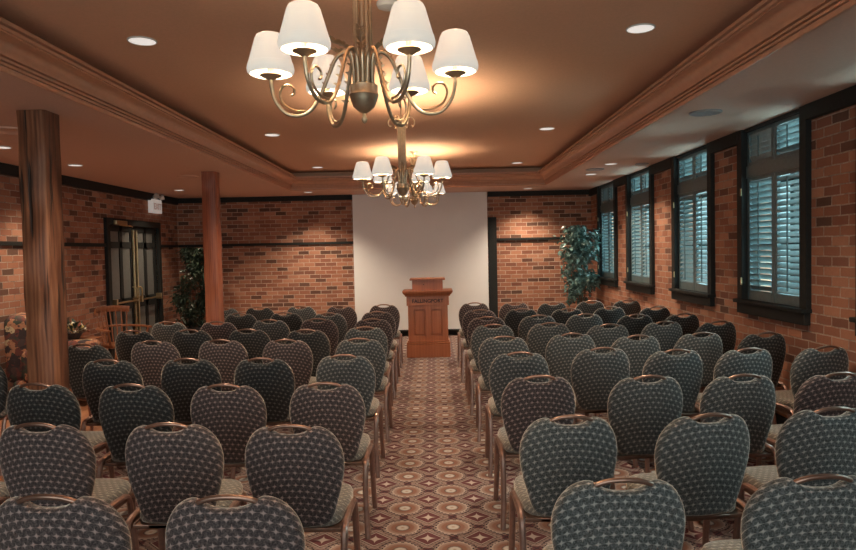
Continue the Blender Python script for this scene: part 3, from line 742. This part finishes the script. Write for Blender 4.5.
plant(-4.40, 12.2, .44, .45, 1.76, 2600, M['leaf_d'], 'dark leafy ficus in the shaded far left corner', .10, 5)

# ------------------------------------------------------------------ seating area at left
def blob_box(b, x0, x1, y0, y1, z0, z1, r):
    box(b, x0, x1, y0, y1, z0, z1, bev=r)
ac = empty('floral_armchair', (-4.32, 7.55, 0), PI / 2 * -.75, 'upholstered armchair in dark floral fabric against the left brick wall', 'armchair')
def rb(name, q, r, parent, mat='floral', rot=None):
    b = BM(); box(b, *q)
    es = b.edges[:]; bmesh.ops.bevel(b, geom=es, offset=r, segments=4, affect='EDGES', profile=.5)
    if rot is not None: bmesh.ops.transform(b, matrix=rot, verts=b.verts[:])
    return obj(name, b, M[mat], parent, 60)
# local: faces +y
rb('base', (-.42, .42, -.38, .40, .10, .34), .04, ac); rb('seat_cushion', (-.27, .27, -.22, .43, .34, .50), .055, ac)
rb('backrest', (-.38, .38, -.46, -.24, .30, 1.03), .09, ac)
for s in (-1, 1):
    rb('armrest', (s * .36 - .085, s * .36 + .085, -.30, .42, .30, .66), .075, ac)
for sx in (-1, 1):
    for sy in (-1, 1):
        b = BM(); lathe(b, [(.018, 0), (.028, .10), (.0, .10)], 12, (sx * .36, sy * .33, 0), False); obj('leg', b, M['post'], ac, 50)
# side table
st = empty('side_table', (-4.64, 8.42, 0), 0, 'small wooden side table below the dried flowers by the left wall', 'table')
b = BM(); box(b, -.27, .27, -.33, .33, .575, .605, bev=.006); obj('tabletop', b, M['chairw'], st)
b = BM(); box(b, -.22, .22, -.28, .28, .50, .574); obj('apron', b, M['chairw'], st)
for sx in (-1, 1):
    for sy in (-1, 1):
        b = BM(); lathe(b, [(.016, 0), (.022, .2), (.018, .22), (.024, .40), (.024, .50)], 12, (sx * .20, sy * .26, 0), True); obj('leg', b, M['chairw'], st, 50)
fl = empty('flower_arrangement', (-4.62, 8.45, .606), 0, 'low arrangement of cream and yellow dried flowers on the side table', 'flowers')
b = BM(); lathe(b, [(.0, 0), (.06, 0), (.10, .06), (.11, .085), (.10, .085), (.05, .02), (.0, .02)], 20); obj('bowl', b, M['pot'], fl, 40)
b = BM(); rnd = random.Random(2)
for i in range(140):
    a = rnd.uniform(0, 2 * PI); el = rnd.uniform(.1, 1.3); L = rnd.uniform(.12, .22)
    d = Vector((math.cos(a) * math.cos(el), math.sin(a) * math.cos(el) * 1.25, math.sin(el) * .9)); p = Vector((0, 0, .06)) + d * L
    n_ = d.cross(Vector((0, 0, 1))).normalized() * .014
    b.faces.new([b.verts.new(q) for q in (p - d * .05, p + n_, p + d * .02, p - n_)])
me = bpy.data.meshes.new('greenery'); b.to_mesh(me); b.free(); link('greenery', me, M['leaf_d'], fl)
for i in range(26):
    a = rnd.uniform(0, 2 * PI); el = rnd.uniform(.15, 1.35); L = rnd.uniform(.13, .2)
    d = Vector((math.cos(a) * math.cos(el), math.sin(a) * math.cos(el) * 1.25, math.sin(el) * .85)); p = Vector((0, 0, .06)) + d * L
    b = BM(); tube(b, [(0, 0, .03), p], .002, 5)
    for k in range(3):
        bmesh.ops.create_icosphere(b, subdivisions=1, radius=rnd.uniform(.012, .022), matrix=Matrix.Translation(p + Vector((rnd.uniform(-.012, .012), rnd.uniform(-.012, .012), rnd.uniform(-.008, .012)))))
    obj('blossom', b, M[rnd.choice(['petal_y', 'petal_w', 'petal_w', 'petal_r'])], fl, 60)
# wooden captain's chair (local: faces +y)
wc = empty('wooden_armchair', (-4.33, 9.14, 0), -PI / 2 - .6, 'orange-brown wooden spindle-back armchair beside the double door', 'chair')
b = BM(); n = 28; R_ = []
for s, z in ((.9, .415), (1, .425), (1, .445), (.93, .455), (.5, .445), (.05, .442)):
    R_.append([b.verts.new((math.copysign(abs(math.cos(2 * PI * k / n)) ** .7, math.cos(2 * PI * k / n)) * .26 * s, math.copysign(abs(math.sin(2 * PI * k / n)) ** .7, math.sin(2 * PI * k / n)) * .25 * s, z)) for k in range(n)])
for A, B_ in zip(R_, R_[1:]):
    for k in range(n): b.faces.new((A[k], A[(k + 1) % n], B_[(k + 1) % n], B_[k]))
b.faces.new(R_[0][::-1]); b.faces.new(R_[-1]); obj('seat', b, M['chairw'], wc, 50)
b = BM(); P = smooth_path([(-.25, -.21, .90), (-.13, -.275, .915), (0, -.295, .92), (.13, -.275, .915), (.25, -.21, .90)], 5)
tube(b, P, .045, 10, True, (1.0, .28)); obj('crest_rail', b, M['chairw'], wc, 50)
b = BM(); P = smooth_path([(-.30, .22, .66), (-.30, 0, .665), (-.22, -.20, .67), (0, -.26, .68), (.22, -.20, .67), (.30, 0, .665), (.30, .22, .66)], 5)
tube(b, P, .026, 10, True, (.6, 1.0)); obj('arm_bow', b, M['chairw'], wc, 50)
for k in range(7):
    t = (k - 3) / 3; b = BM(); tube(b, [(t * .17, -.21 + .05 * abs(t), .445), (t * .20, -.245 + .04 * abs(t), .67), (t * .22, -.285 + .06 * abs(t), .90)], [.009, .011, .008], 8); obj('spindle', b, M['chairw'], wc, 60)
for s in (-1, 1):
    b = BM(); tube(b, [(s * .23, .12, .44), (s * .27, .16, .55), (s * .29, .18, .66)], [.012, .020, .012], 8); obj('arm_post', b, M['chairw'], wc, 60)
    for y0 in (-.17, .17):
        b = BM(); tube(b, [(s * .24, y0 * 1.35, 0), (s * .21, y0 * 1.15, .2), (s * .18, y0, .42)], [.013, .022, .015], 10); obj('leg', b, M['chairw'], wc, 60)
    b = BM(); tube(b, [(s * .21, -.2, .18), (s * .21, .2, .18)], .010, 8); obj('stretcher', b, M['chairw'], wc, 60)
